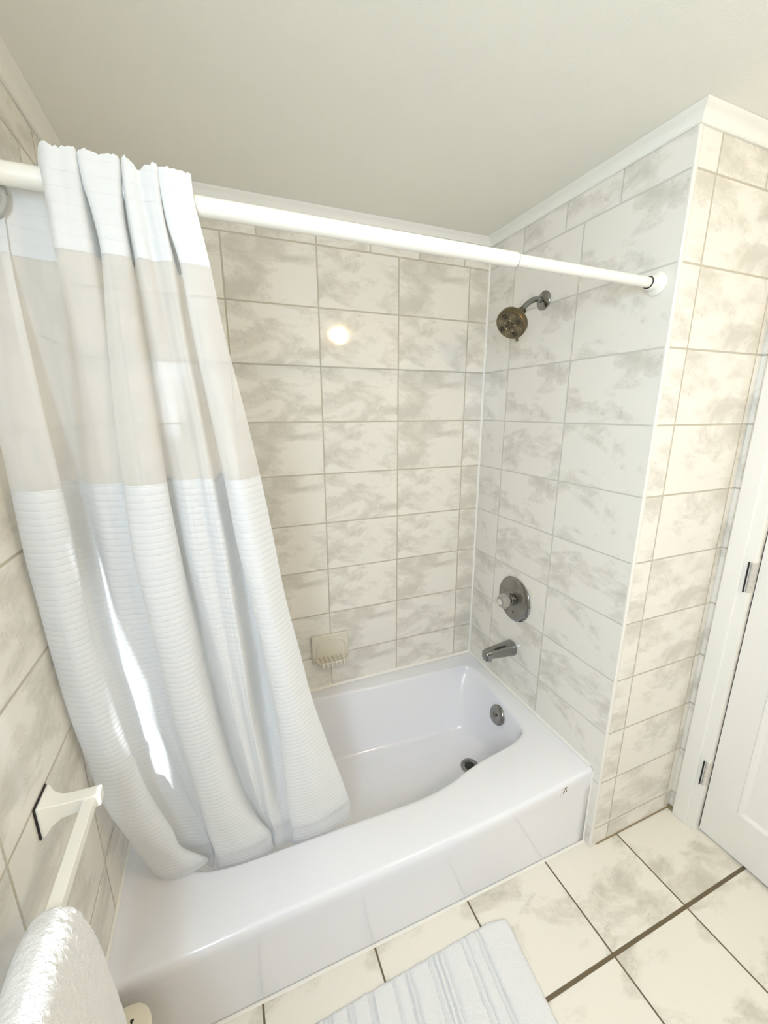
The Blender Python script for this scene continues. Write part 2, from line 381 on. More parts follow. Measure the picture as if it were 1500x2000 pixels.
# leaf with moulded panels
LX0, LX1 = 0.4295, 0.4645; LY0, LY1 = -0.8985, -1.624
bm = bmesh.new()
def leaf_face(bm, holes):
    ys = sorted({LY1, LY0} | {h for r in holes for h in r[:2]}); zs = sorted({0.011, 2.025} | {h for r in holes for h in r[2:]})
    for y0, y1 in zip(ys, ys[1:]):
        for z0, z1 in zip(zs, zs[1:]):
            if any(r[0] <= y0 and y1 <= r[1] and r[2] <= z0 and z1 <= r[3] for r in holes): continue
            bm.faces.new([bm.verts.new((LX0 - XR, y - DY0, z)) for y, z in ((y0, z0), (y0, z1), (y1, z1), (y1, z0))])
    for y0, y1, z0, z1 in holes:
        prev = None
        for dx, ins in ((0, 0), (-0.003, 0.003), (-0.002, 0.008), (0.004, 0.016), (0.006, 0.020)):
            loop = [bm.verts.new((LX0 - XR + dx, y - DY0, z)) for y, z in ((y0 + ins, z0 + ins), (y1 - ins, z0 + ins), (y1 - ins, z1 - ins), (y0 + ins, z1 - ins))]
            if prev:
                for k in range(4): bm.faces.new((prev[k], prev[(k+1) % 4], loop[(k+1) % 4], loop[k]))
            prev = loop
        bm.faces.new(prev)
leaf_face(bm, [(-1.535, -0.989, 0.176, 0.93), (-1.535, -0.989, 1.06, 1.93)])
x1 = LX1 - XR
for pts in (((LY0, 0.011), (LY0, 2.025)), ((LY1, 0.011), (LY1, 2.025))):
    (ya, za), (yb, zb) = pts
    bm.faces.new([bm.verts.new(p) for p in ((LX0 - XR, ya - DY0, za), (x1, ya - DY0, za), (x1, yb - DY0, zb), (LX0 - XR, yb - DY0, zb))])
for z in (0.011, 2.025):
    bm.faces.new([bm.verts.new(p) for p in ((LX0 - XR, LY0 - DY0, z), (x1, LY0 - DY0, z), (x1, LY1 - DY0, z), (LX0 - XR, LY1 - DY0, z))])
bm.faces.new([bm.verts.new(p) for p in ((x1, LY0 - DY0, 0.011), (x1, LY1 - DY0, 0.011), (x1, LY1 - DY0, 2.025), (x1, LY0 - DY0, 2.025))])
bmesh.ops.remove_doubles(bm, verts=bm.verts, dist=1e-5)
obj('door_leaf', bm, M['door_paint'], door, smooth=False)
for zc in (0.2535, 1.0075, 1.80):
    bm = bmesh.new()
    for k in range(5):
        lathe(bm, (0.4155 - XR, -0.889 - DY0, zc - 0.05 + 0.0202 * k), (0, 0, 1), [(0, 0.0070), (0.001, 0.0082), (0.0182, 0.0082), (0.0192, 0.0070)], 18, mi=0)
    lathe(bm, (0.4155 - XR, -0.889 - DY0, zc - 0.054), (0, 0, 1), [(0, 0.003), (0.002, 0.0056), (0.106, 0.0056), (0.109, 0.003)], 16, mi=1)
    box(bm, 0.418 - XR, 0.4288 - XR, -0.8925 - DY0, -0.8875 - DY0, zc - 0.05, zc + 0.05, 0); box(bm, 0.4035 - XR, 0.4125 - XR, -0.8805 - DY0, -0.8785 - DY0, zc - 0.052, zc + 0.050, 2)  # second box: gap shadow and dirt beside the knuckles, painted as a dark strip
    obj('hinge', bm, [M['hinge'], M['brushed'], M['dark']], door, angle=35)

# ================================================================== BATHTUB
tub = thing('bathtub', 'white alcove bathtub with a smooth front apron under the shower curtain', 'bathtub', (XL / 2, YW / 2, 0))
OX, OY = tub.location.x, tub.location.y
inner = catmull([(-1.20,-0.052),(-0.81,-0.054),(-0.574,-0.070),(-0.38,-0.083),(-0.18,-0.090),(-0.098,-0.096),(-0.068,-0.115),(-0.0595,-0.16),(-0.060,-0.232),(-0.0705,-0.36),(-0.079,-0.46),(-0.091,-0.515),(-0.121,-0.547),(-0.19,-0.5715),(-0.305,-0.588),(-0.391,-0.605),(-0.49,-0.631),(-0.61,-0.644),(-0.81,-0.639),(-1.02,-0.634),(-1.17,-0.628),(-1.26,-0.605),(-1.315,-0.55),(-1.335,-0.45),(-1.335,-0.25),(-1.32,-0.13),(-1.28,-0.07)], 8, True)
floorp = catmull([(-1.08,-0.150),(-0.757,-0.153),(-0.40,-0.166),(-0.22,-0.178),(-0.165,-0.195),(-0.135,-0.235),(-0.122,-0.30),(-0.116,-0.37),(-0.122,-0.44),(-0.15,-0.492),(-0.22,-0.522),(-0.45,-0.548),(-0.80,-0.565),(-1.0,-0.552),(-1.12,-0.50),(-1.16,-0.40),(-1.16,-0.28),(-1.13,-0.19)], 8, True)
CX, CY = -0.66, -0.34
def polar(poly, angs):
    out = []
    for a in angs:
        d = (math.cos(a), math.sin(a)); best = None
        for (x0, y0), (x1, y1) in zip(poly, poly[1:] + poly[:1]):
            ex, ey = x1 - x0, y1 - y0; den = d[0] * ey - d[1] * ex
            if abs(den) < 1e-12: continue
            t = ((x0 - CX) * ey - (y0 - CY) * ex) / den; s = ((x0 - CX) * d[1] - (y0 - CY) * d[0]) / den
            if t > 0 and -1e-6 <= s <= 1 + 1e-6 and (best is None or t > best): best = t
        out.append((CX + d[0] * best, CY + d[1] * best))
    return out
def frontY(x): 
    t = min(1.0, max(0.0, -x / 0.62)); t = 1 - (1 - t) ** 2
    return -0.7645 - 0.0265 * t
def outer_poly(inset, bottom=False):
    P = [(XL + 0.002 + inset * 0, -0.002), (-0.002, -0.002)]
    n = 28
    xs = [-0.002 + (XL + 0.004) * k / n for k in range(n + 1)]
    # small rounded front corners
    for i, x in enumerate(xs):
        y = (-0.764 + 0.007 * (x / XL)) if bottom else frontY(x)
        P.append((x, y + inset))
    return P
ang = sorted(set([2 * PI * k / 220 - PI for k in range(220)] + [math.atan2(y - CY, x - CX) for x, y in ((-0.002, -0.002), (XL + 0.002, -0.002), (-0.002, -0.7645), (XL + 0.002, -0.7905))]))
def lerp2(A, B, t): return [(a[0] + (b[0] - a[0]) * t, a[1] + (b[1] - a[1]) * t) for a, b in zip(A, B)]
def shrink(P, d):
    return [(x + (CX - x) / math.hypot(CX - x, CY - y) * d, y + (CY - y) / math.hypot(CX - x, CY - y) * d) for x, y in P]
O = polar(outer_poly(0), ang); OB = polar(outer_poly(0, True), ang); I = polar(inner, ang); F = polar(floorp, ang)
Z = lambda P, z: [(x, y, z) for x, y in P]
loops = [Z(OB, 0.0), Z(OB, 0.012), Z(lerp2(OB, O, 0.25), 0.12), Z(lerp2(OB, O, 0.7), 0.235), Z(lerp2(OB, O, 0.94), 0.28), Z(O, 0.298)]
def shrinkF(P, d):      # only the free front edge is rounded over
    return [(x, y + d) if y < -0.70 else (x, y) for x, y in P]
for dz, d in ((0.306, 0.0006), (0.311, 0.0022), (0.3145, 0.0048), (0.317, 0.009), (0.318, 0.014)): loops.append(Z(shrinkF(O, d), dz))
loops.append(Z(lerp2(shrinkF(O, 0.014), shrink(I, -0.02), 0.5), 0.3185)); loops.append(Z(shrink(I, -0.012), 0.3185))
for dz, d in ((0.3175, -0.004), (0.3150, 0.002), (0.310, 0.0065), (0.302, 0.0095)): loops.append(Z(shrink(I, d), dz))
I2 = shrink(I, 0.0105)
for t, dz in ((0.08, 0.280), (0.22, 0.245), (0.40, 0.20), (0.60, 0.15), (0.78, 0.11), (0.90, 0.086), (0.97, 0.074)): loops.append(Z(lerp2(I2, F, t), dz))
for d, dz in ((0.006, 0.067), (0.018, 0.0605), (0.036, 0.0575), (0.07, 0.0565)): loops.append(Z(shrink(F, d), dz))
for t in (0.4, 0.75): loops.append([(x + (CX - x) * t, y + (CY - y) * t, 0.056) for x, y in shrink(F, 0.07)])
bm = bmesh.new(); vr = [[bm.verts.new((x - OX, y - OY, z)) for x, y, z in L] for L in loops]; n = len(ang)
for a, b in zip(vr, vr[1:]):
    for k in range(n): bm.faces.new((a[k], a[(k+1) % n], b[(k+1) % n], b[k]))
c = bm.verts.new((CX - OX, CY - OY, 0.0555))
for k in range(n): bm.faces.new((vr[-1][k], vr[-1][(k+1) % n], c))
obj('tub_shell', bm, M['enamel'], tub, angle=80)
# stippled non-slip patch on the tub floor
bm = bmesh.new()
gx = [(-0.95 + 0.62 * i / 40) for i in range(41)]; gy = [(-0.49 + 0.27 * j / 20) for j in range(21)]
rr = random.Random(3)
for i in range(40):
    for j in range(20):
        x = gx[i] + (0.0078 if j % 2 else 0); y = gy[j]
        lathe(bm, (x - OX, y - OY, 0.0552), (0, 0, 1), [(0, 0.0042), (0.0014, 0.0036), (0.0019, 0.0016)], 6)
obj('non_slip_texture', bm, M['enamel'], tub)
# overflow plate, drain and maker's mark
e = tub
OVC = Vector((-0.0955, -0.3655, 0.252)); ovn = Vector((-0.966, -0.05, 0.255)).normalized()
bm = bmesh.new(); lathe(bm, OVC - Vector((OX, OY, 0)) - ovn * 0.004, ovn, [(0, 0.041), (0.006, 0.0415), (0.011, 0.0385), (0.013, 0.034), (0.0135, 0.012), (0.0115, 0.008), (0.0115, 0.001)], 40)
ov = obj('overflow_plate', bm, M['chrome'], tub); tag(ov, 'round chrome overflow plate')
bm = bmesh.new(); lathe(bm, OVC - Vector((OX, OY, 0)) + ovn * 0.0072, ovn, [(0, 0.0055), (0.002, 0.0055), (0.003, 0.003)], 14)
obj('screw', bm, M['bronze'], ov)
DC = (-0.2345 - OX, -0.3846 - OY, 0.0562)
bm = bmesh.new(); lathe(bm, DC, (0, 0, 1), [(0, 0.039), (0.002, 0.039), (0.004, 0.034), (0.003, 0.026), (0.001, 0.0225), (0.0005, 0.0225)], 36, caps=False)
dr = obj('drain', bm, M['chrome'], tub); tag(dr, 'chrome drain ring')
bm = bmesh.new(); lathe(bm, (DC[0], DC[1], DC[2] + 0.0003), (0, 0, 1), [(0, 0.0225), (0.0004, 0.022)], 24)
obj('drain_hole', bm, M['rubber'], dr)
def apron(x, z): return -0.7655 - 0.004 * max(0, (z - 0.1) / 0.2) - (frontY(x) + 0.7645) * -1 * min(1, max(0, (z - 0.0) / 0.28)) * 0.94
YS = frontY(-0.14) - 0.0006
bm = bmesh.new(); box(bm, -0.1525 - OX, -0.1265 - OX, YS - 0.0004 - OY, YS + 0.006 - OY, 0.2690, 0.3065)
st = obj('label_sticker', bm, M['label'], tub, smooth=False); tag(st, 'small pale sticker with dark printing')
bm = bmesh.new(); Y1 = YS - 0.0008 - OY
def poly(bm, pts): bm.faces.new([bm.verts.new((-0.139 + (x + 0.139) * 1.5 - OX, Y1, 0.290 + (z - 0.290) * 1.4)) for x, z in pts])
poly(bm, [(-0.1400, 0.2955), (-0.1330, 0.2965), (-0.1325, 0.3010), (-0.1392, 0.3005)])
poly(bm, [(-0.1355, 0.2885), (-0.1320, 0.2865), (-0.1322, 0.2925), (-0.1345, 0.2940), (-0.1365, 0.2925)])
obj('printed_block', bm, M['ink'], st, smooth=False)
bm = bmesh.new(); poly(bm, [(-0.1428, 0.2850), (-0.1412, 0.2830), (-0.1398, 0.2862), (-0.1382, 0.2920), (-0.1395, 0.2935), (-0.1420, 0.2915)])
poly(bm, [(-0.1460, 0.2798), (-0.1440, 0.2795), (-0.1445, 0.2812)])
obj('printed_mark', bm, M['rubber'], st, smooth=False)

# ================================================================== SHOWER ROD
R0, R1 = Vector((XL, -0.7405, 1.843)), Vector((0, -0.7405, 1.8385))
rod = thing('shower_curtain_rod', 'white tension rod across the tub opening holding the shower curtain', 'curtain rod', R0)
d = (R1 - R0); Ln = d.length; d.normalize()
bm = bmesh.new(); lathe(bm, (0, 0, 0), d, [(0.03, 0.0150), (0.984, 0.0150), (0.9855, 0.0135)], 36); obj('outer_tube', bm, M['rod'], rod)
bm = bmesh.new(); lathe(bm, (0, 0, 0), d, [(0.96, 0.0125), (Ln - 0.025, 0.0125)], 32); obj('inner_tube', bm, M['rod'], rod)
for s, dd in ((0, d), (Ln, -d)):
    bm = bmesh.new(); lathe(bm, d * s, dd, [(0.0012, 0.0285), (0.005, 0.0285), (0.0075, 0.025), (0.012, 0.0190), (0.030, 0.0172), (0.0315, 0.0150), (0.0290, 0.0148), (0.0288, 0.0125)], 40)
    ec = obj('end_cap', bm, M['rod'], rod)
bm = bmesh.new(); lathe(bm, (0, 0, 0), d, [(0.9856, 0.0124), (0.9856, 0.0142), (0.9868, 0.0142), (0.9868, 0.0124)], 32, caps=False); obj('joint_ring', bm, M['ring'], rod)
bm = bmesh.new(); lathe(bm, d * Ln, -d, [(0.0292, 0.0132), (0.0322, 0.0150), (0.0335, 0.0150), (0.0335, 0.0126)], 32, caps=False); obj('gasket', bm, M['black'], rod)

# ================================================================== SHOWER CURTAIN
CURTAIN_LEVELS = [
  (1.88, [(-1.375,-0.715),(-1.394,-0.715),(-1.376,-0.715),(-1.357,-0.715),(-1.366,-0.715),(-1.324,-0.715),(-1.293,-0.765),(-1.271,-0.768),(-1.252,-0.765),(-1.255,-0.715),(-1.251,-0.765),(-1.224,-0.768),(-1.198,-0.765),(-1.205,-0.715),(-1.196,-0.765),(-1.184,-0.768),(-1.174,-0.763),(-1.161,-0.768),(-1.148,-0.765),(-1.152,-0.715),(-1.145,-0.745),(-1.149,-0.765),(-1.129,-0.768),(-1.103,-0.765)]),
  (1.84, [(-1.382,-0.714),(-1.401,-0.716),(-1.382,-0.716),(-1.362,-0.716),(-1.371,-0.715),(-1.318,-0.712),(-1.296,-0.765),(-1.274,-0.768),(-1.253,-0.764),(-1.251,-0.714),(-1.249,-0.765),(-1.225,-0.769),(-1.202,-0.764),(-1.207,-0.714),(-1.197,-0.765),(-1.186,-0.768),(-1.175,-0.762),(-1.162,-0.768),(-1.149,-0.765),(-1.151,-0.712),(-1.142,-0.739),(-1.148,-0.765),(-1.128,-0.769),(-1.102,-0.764)]),
  (1.8, [(-1.387,-0.712),(-1.404,-0.718),(-1.384,-0.718),(-1.363,-0.718),(-1.373,-0.715),(-1.314,-0.709),(-1.296,-0.765),(-1.274,-0.768),(-1.253,-0.762),(-1.245,-0.712),(-1.243,-0.765),(-1.222,-0.77),(-1.204,-0.762),(-1.206,-0.712),(-1.196,-0.765),(-1.183,-0.768),(-1.171,-0.761),(-1.159,-0.768),(-1.147,-0.765),(-1.148,-0.709),(-1.137,-0.733),(-1.144,-0.765),(-1.123,-0.77),(-1.095,-0.762)]),
  (1.75, [(-1.392,-0.71),(-1.408,-0.72),(-1.387,-0.72),(-1.365,-0.72),(-1.375,-0.715),(-1.311,-0.705),(-1.297,-0.765),(-1.273,-0.768),(-1.251,-0.76),(-1.245,-0.71),(-1.239,-0.765),(-1.22,-0.771),(-1.202,-0.76),(-1.204,-0.71),(-1.193,-0.765),(-1.18,-0.768),(-1.168,-0.759),(-1.154,-0.768),(-1.141,-0.765),(-1.138,-0.705),(-1.125,-0.725),(-1.133,-0.765),(-1.113,-0.771),(-1.087,-0.76)]),
  (1.65, [(-1.402,-0.704),(-1.416,-0.722),(-1.388,-0.729),(-1.364,-0.722),(-1.38,-0.702),(-1.323,-0.686),(-1.297,-0.747),(-1.274,-0.753),(-1.252,-0.746),(-1.255,-0.696),(-1.248,-0.757),(-1.224,-0.767),(-1.203,-0.752),(-1.203,-0.696),(-1.189,-0.749),(-1.175,-0.754),(-1.162,-0.747),(-1.149,-0.756),(-1.136,-0.752),(-1.13,-0.684),(-1.118,-0.707),(-1.125,-0.756),(-1.103,-0.767),(-1.074,-0.747)]),
  (1.52, [(-1.414,-0.696),(-1.425,-0.725),(-1.388,-0.74),(-1.361,-0.725),(-1.383,-0.685),(-1.337,-0.662),(-1.305,-0.722),(-1.281,-0.733),(-1.26,-0.727),(-1.265,-0.677),(-1.257,-0.747),(-1.227,-0.761),(-1.201,-0.743),(-1.201,-0.677),(-1.184,-0.729),(-1.168,-0.736),(-1.152,-0.73),(-1.138,-0.741),(-1.125,-0.735),(-1.12,-0.656),(-1.104,-0.682),(-1.111,-0.745),(-1.085,-0.761),(-1.05,-0.73)]),
  (1.388, [(-1.418,-0.688),(-1.426,-0.728),(-1.383,-0.752),(-1.355,-0.728),(-1.384,-0.668),(-1.352,-0.638),(-1.318,-0.698),(-1.29,-0.713),(-1.267,-0.708),(-1.271,-0.658),(-1.262,-0.736),(-1.227,-0.756),(-1.197,-0.733),(-1.201,-0.658),(-1.179,-0.708),(-1.161,-0.718),(-1.143,-0.714),(-1.129,-0.726),(-1.115,-0.718),(-1.1,-0.628),(-1.088,-0.658),(-1.096,-0.733),(-1.067,-0.756),(-1.028,-0.713)]),
  (1.25, [(-1.423,-0.672),(-1.432,-0.712),(-1.387,-0.736),(-1.357,-0.71),(-1.389,-0.647),(-1.35,-0.618),(-1.322,-0.677),(-1.289,-0.69),(-1.26,-0.686),(-1.277,-0.637),(-1.266,-0.72),(-1.227,-0.739),(-1.194,-0.715),(-1.195,-0.637),(-1.175,-0.689),(-1.156,-0.699),(-1.138,-0.695),(-1.121,-0.708),(-1.104,-0.7),(-1.085,-0.607),(-1.076,-0.639),(-1.084,-0.717),(-1.052,-0.739),(-1.009,-0.695)]),
  (1.1, [(-1.425,-0.654),(-1.433,-0.694),(-1.39,-0.718),(-1.362,-0.691),(-1.394,-0.624),(-1.349,-0.596),(-1.323,-0.654),(-1.289,-0.665),(-1.259,-0.661),(-1.272,-0.614),(-1.259,-0.702),(-1.222,-0.72),(-1.19,-0.696),(-1.185,-0.614),(-1.162,-0.669),(-1.144,-0.679),(-1.128,-0.674),(-1.112,-0.688),(-1.097,-0.681),(-1.071,-0.584),(-1.055,-0.619),(-1.061,-0.699),(-1.03,-0.72),(-0.989,-0.676)]),
  (0.95, [(-1.423,-0.636),(-1.433,-0.676),(-1.386,-0.7),(-1.356,-0.672),(-1.393,-0.601),(-1.341,-0.575),(-1.311,-0.631),(-1.28,-0.641),(-1.253,-0.637),(-1.265,-0.591),(-1.253,-0.684),(-1.215,-0.702),(-1.184,-0.677),(-1.173,-0.591),(-1.147,-0.648),(-1.132,-0.658),(-1.119,-0.654),(-1.104,-0.668),(-1.089,-0.662),(-1.063,-0.561),(-1.033,-0.599),(-1.044,-0.681),(-1.009,-0.701),(-0.962,-0.657)]),
  (0.8, [(-1.414,-0.619),(-1.426,-0.659),(-1.376,-0.683),(-1.345,-0.654),(-1.387,-0.579),(-1.324,-0.554),(-1.294,-0.609),(-1.27,-0.617),(-1.248,-0.614),(-1.262,-0.569),(-1.248,-0.667),(-1.205,-0.684),(-1.17,-0.659),(-1.164,-0.569),(-1.135,-0.629),(-1.121,-0.639),(-1.108,-0.634),(-1.095,-0.649),(-1.084,-0.644),(-1.053,-0.539),(-1.018,-0.579),(-1.03,-0.664),(-0.988,-0.683),(-0.935,-0.639)]),
  (0.65, [(-1.401,-0.609),(-1.415,-0.645),(-1.36,-0.664),(-1.328,-0.639),(-1.37,-0.572),(-1.297,-0.562),(-1.27,-0.595),(-1.252,-0.601),(-1.235,-0.599),(-1.249,-0.562),(-1.232,-0.651),(-1.188,-0.665),(-1.153,-0.642),(-1.149,-0.562),(-1.117,-0.615),(-1.106,-0.624),(-1.097,-0.619),(-1.083,-0.632),(-1.071,-0.629),(-1.043,-0.558),(-1.005,-0.586),(-1.019,-0.649),(-0.965,-0.664),(-0.9,-0.625)]),
  (0.5, [(-1.37,-0.599),(-1.381,-0.63),(-1.328,-0.646),(-1.295,-0.623),(-1.335,-0.566),(-1.266,-0.571),(-1.242,-0.582),(-1.231,-0.584),(-1.222,-0.583),(-1.227,-0.555),(-1.218,-0.634),(-1.165,-0.647),(-1.128,-0.625),(-1.123,-0.555),(-1.093,-0.602),(-1.086,-0.608),(-1.082,-0.603),(-1.069,-0.615),(-1.058,-0.613),(-1.033,-0.577),(-0.998,-0.593),(-1.013,-0.633),(-0.943,-0.646),(-0.861,-0.612)]),
  (0.42, [(-1.351,-0.589),(-1.363,-0.619),(-1.298,-0.632),(-1.282,-0.611),(-1.321,-0.558),(-1.246,-0.572),(-1.228,-0.571),(-1.222,-0.572),(-1.217,-0.571),(-1.222,-0.548),(-1.211,-0.622),(-1.141,-0.632),(-1.1,-0.612),(-1.107,-0.548),(-1.078,-0.591),(-1.074,-0.596),(-1.074,-0.591),(-1.063,-0.602),(-1.052,-0.601),(-1.027,-0.583),(-0.995,-0.592),(-1.008,-0.621),(-0.933,-0.632),(-0.841,-0.601)]),
  (0.36, [(-1.335,-0.582),(-1.347,-0.61),(-1.277,-0.622),(-1.242,-0.602),(-1.31,-0.552),(-1.232,-0.572),(-1.22,-0.562),(-1.216,-0.562),(-1.213,-0.562),(-1.217,-0.542),(-1.204,-0.612),(-1.124,-0.622),(-1.07,-0.602),(-1.093,-0.542),(-1.062,-0.582),(-1.061,-0.587),(-1.063,-0.582),(-1.054,-0.592),(-1.048,-0.592),(-1.021,-0.587),(-0.99,-0.592),(-1.002,-0.612),(-0.925,-0.622),(-0.827,-0.592)]),
  (0.33, [(-1.333,-0.57),(-1.341,-0.598),(-1.281,-0.61),(-1.23,-0.59),(-1.299,-0.54),(-1.229,-0.56),(-1.218,-0.55),(-1.215,-0.55),(-1.212,-0.55),(-1.216,-0.53),(-1.202,-0.6),(-1.12,-0.61),(-1.06,-0.59),(-1.086,-0.53),(-1.057,-0.57),(-1.056,-0.575),(-1.058,-0.57),(-1.05,-0.58),(-1.046,-0.58),(-1.019,-0.575),(-0.987,-0.58),(-1.0,-0.6),(-0.921,-0.61),(-0.82,-0.58)]),
]

cur = thing('shower_curtain', 'white shower curtain with a sheer window and ribbed lower half, bunched at the left', 'shower curtain', (-1.22, -0.70, 0.27))
CO = cur.location
SUB = 11
lv = CURTAIN_LEVELS; zs = [l[0] for l in lv]
dense = [catmull(l[1], SUB) for l in lv]; NU = len(dense[0])
WAV, HEM = 1.388, 1.752
front = [0,0,0,0,0,0,1,1,1,0,1,1,1,0,1,1,0.75,1,1,0,0.6,1,1,1]
tops = [p[0] for p in catmull([(1.842 + 0.034 * f_, 0) for f_ in front], SUB)]
bots = [p[0] for p in catmull([(0.3225 if i < 5 else (0.247 if i in (5, 18, 19, 20) else 0.268), 0) for i in range(len(front))], SUB)]
rt = random.Random(11)
tops = [t + (0.005 * noise.noise((i * 0.13, 0, 2.0)) + 0.003 * noise.noise((i * 0.5, 3, 0))) * (1 if t > 1.86 else 0) for i, t in enumerate(tops)]
def cur_xy(i, z):
    # smooth interpolation down the cloth
    if z >= zs[0]: return dense[0][i]
    for k in range(len(zs) - 1):
        if zs[k] >= z >= zs[k+1]:
            t = (zs[k] - z) / (zs[k] - zs[k+1])
            p0, p1, p2, p3 = dense[max(k-1, 0)][i], dense[k][i], dense[k+1][i], dense[min(k+2, len(zs)-1)][i]
            h0 = zs[max(k-1, 0)]; h1 = zs[k]; h2 = zs[k+1]; h3 = zs[min(k+2, len(zs)-1)]
            r = []
            for a, b, c_, e_ in zip(p0, p1, p2, p3):
                m1 = (c_ - a) / ((h2 - h0) or 1) * (h2 - h1); m2 = (e_ - b) / ((h3 - h1) or 1) * (h2 - h1)
                r.append((2*t**3 - 3*t*t + 1) * b + (t**3 - 2*t*t + t) * m1 + (-2*t**3 + 3*t*t) * c_ + (t**3 - t*t) * m2)
            return tuple(r)
    x, y = dense[-1][i]; dz = zs[-1] - z
    return (x, y + 0.10 * dz)
def cur_pt(i, z):
    x, y = cur_xy(i, z)
    a = min(1, max(0, (1.75 - z) / 0.3))
    wob = 0.0035 * a * noise.noise((i * 0.06, z * 2.2, 5.0)) + 0.0016 * a * noise.noise((i * 0.17, z * 6.0, 9.0))
    y += wob; x += wob * 0.6
    return Vector((max(x, XL + 0.004), y, z)) - CO
def strip(rows):
    bm = bmesh.new(); V = [[bm.verts.new(cur_pt(i, r(i))) for i in range(NU)] for r in rows]
    for a, b in zip(V, V[1:]):
        for i in range(NU - 1): bm.faces.new((a[i], a[i+1], b[i+1], b[i]))
    return bm
nH, nS, nW = 14, 40, 110
hb = strip([lambda i, t=k / nH: tops[i] + (HEM - tops[i]) * t for k in range(nH + 1)])
obj('header_band', hb, M['header'], cur, angle=180)
sb = strip([lambda i, t=k / nS: HEM + (WAV - HEM) * t for k in range(nS + 1)])
sh = obj('sheer_window', sb, M['sheer'], cur, angle=180); tag(sh, 'see-through voile window')
wb = strip([lambda i, t=k / nW: WAV + (bots[i] - WAV) * t for k in range(nW + 1)])
obj('ribbed_panel', wb, M['waffle'], cur, angle=180)
# doubled seams where the voile is sewn to the ribbed cloth
for zc in (HEM, WAV):
    bm = bmesh.new()
    A = [bm.verts.new(cur_pt(i, zc - 0.006) + Vector((0, -0.0012, 0))) for i in range(NU)]; B = [bm.verts.new(cur_pt(i, zc + 0.002) + Vector((0, -0.0012, 0))) for i in range(NU)]
    for i in range(NU - 1): bm.faces.new((A[i], A[i+1], B[i+1], B[i]))
    obj('seam', bm, M['header'], cur, angle=180)
bm = bmesh.new(); rc = Vector((-1.382, -0.7235, 1.822)) - CO
tube(bm, [rc + Vector((math.cos(t) * 0.024, 0, math.sin(t) * 0.030)) for t in [2 * PI * k / 36 for k in range(37)]], 0.006, 8, caps=False)
rg = obj('curtain_ring', bm, M['ring'], cur); tag(rg, 'grey ring')
bm = bmesh.new(); box(bm, -1.3945 - CO.x, -1.3835 - CO.x, -0.7000 - CO.y, -0.6985 - CO.y, 1.430 - CO.z, 1.466 - CO.z)
obj('sewn_tag', bm, M['tagcloth'], cur, smooth=False, bevel=0.0004)

# ================================================================== SHOWER HEAD
sw = thing('wall_shower', 'round tarnished multi-spray shower head on a bent arm high on the tiled wall', 'shower head', (0, -0.3296, 1.891))
bm = bmesh.new(); lathe(bm, (-0.0008, 0, 0), (-1, 0, 0), [(0, 0.031), (0.003, 0.0315), (0.006, 0.029), (0.010, 0.018), (0.013, 0.0125), (0.013, 0.008)], 40); obj('wall_flange', bm, M['chrome'], sw)
arm = catmull([(-0.004, 0, 0), (-0.035, 0, 0.001), (-0.058, -0.003, -0.007), (-0.083, -0.005, -0.024), (-0.105, -0.009, -0.048)], 6)
bm = bmesh.new(); tube(bm, arm, 0.0095, 18); obj('shower_arm', bm, M['chrome'], sw)
hd = Vector((-0.72, -0.24, -0.64)).normalized(); J = Vector(arm[-1])
bm = bmesh.new(); lathe(bm, J - hd * 0.012, hd, [(0, 0.0125), (0.004, 0.0150), (0.016, 0.0155), (0.019, 0.0175), (0.026, 0.0180), (0.029, 0.015), (0.040, 0.0165)], 28)
obj('swivel_joint', bm, M['bronze'], sw)
bm = bmesh.new(); HB = J + hd * 0.030
lathe(bm, HB, hd, [(0, 0.015), (0.004, 0.024), (0.012, 0.040), (0.020, 0.0500), (0.024, 0.0525), (0.040, 0.0525), (0.044, 0.0505), (0.0445, 0.047)], 56)
obj('head_shell', bm, M['bronze'], sw)
FC = HB + hd * 0.0450; _, fa, fb = frame_for(hd)
bm = bmesh.new(); lathe(bm, FC - hd * 0.001, hd, [(0, 0.047), (0.0015, 0.0465), (0.0022, 0.044), (0.0022, 0.001)], 48, mi=0)
def nub(a, r, rad, mi, h=0.0022):
    p = FC + (fa * math.cos(a) + fb * math.sin(a)) * r + hd * 0.0008
    lathe(bm, p, hd, [(0, rad), (h, rad * 0.8)], 10, mi=mi)
for s in range(8):
    a0 = 2 * PI * s / 8 + 0.2
    dark = s % 2 == 0
    for r in (0.028, 0.034, 0.040):
        for k in (-1, 0, 1):
            nub(a0 + k * (0.0056 / r), r, 0.0023 if dark else 0.0015, 1 if dark else 2)
for s in range(5): nub(2 * PI * s / 5 + 0.5, 0.019, 0.0030, 2, 0.0026)
for s in range(5):
    for r in (0.007, 0.0125): nub(2 * PI * s / 5 + 1.13, r, 0.0026, 1)
obj('spray_face', bm, [M['bronze_face'], M['rubber'], plain('pale_nozzle', (0.42, 0.35, 0.20), 0.4)], sw)
bm = bmesh.new(); lv0 = HB + hd * 0.034 + (Vector((0, 0, -1)) - hd * hd.dot(Vector((0, 0, -1)))).normalized() * 0.050
dn = (Vector((0.25, 0, -1)) - hd * hd.dot(Vector((0.25, 0, -1))) * 0.6).normalized()
lathe(bm, lv0, dn, [(0, 0.0045), (0.007, 0.004), (0.012, 0.005), (0.015, 0.003)], 14); obj('spray_lever', bm, M['bronze'], sw)

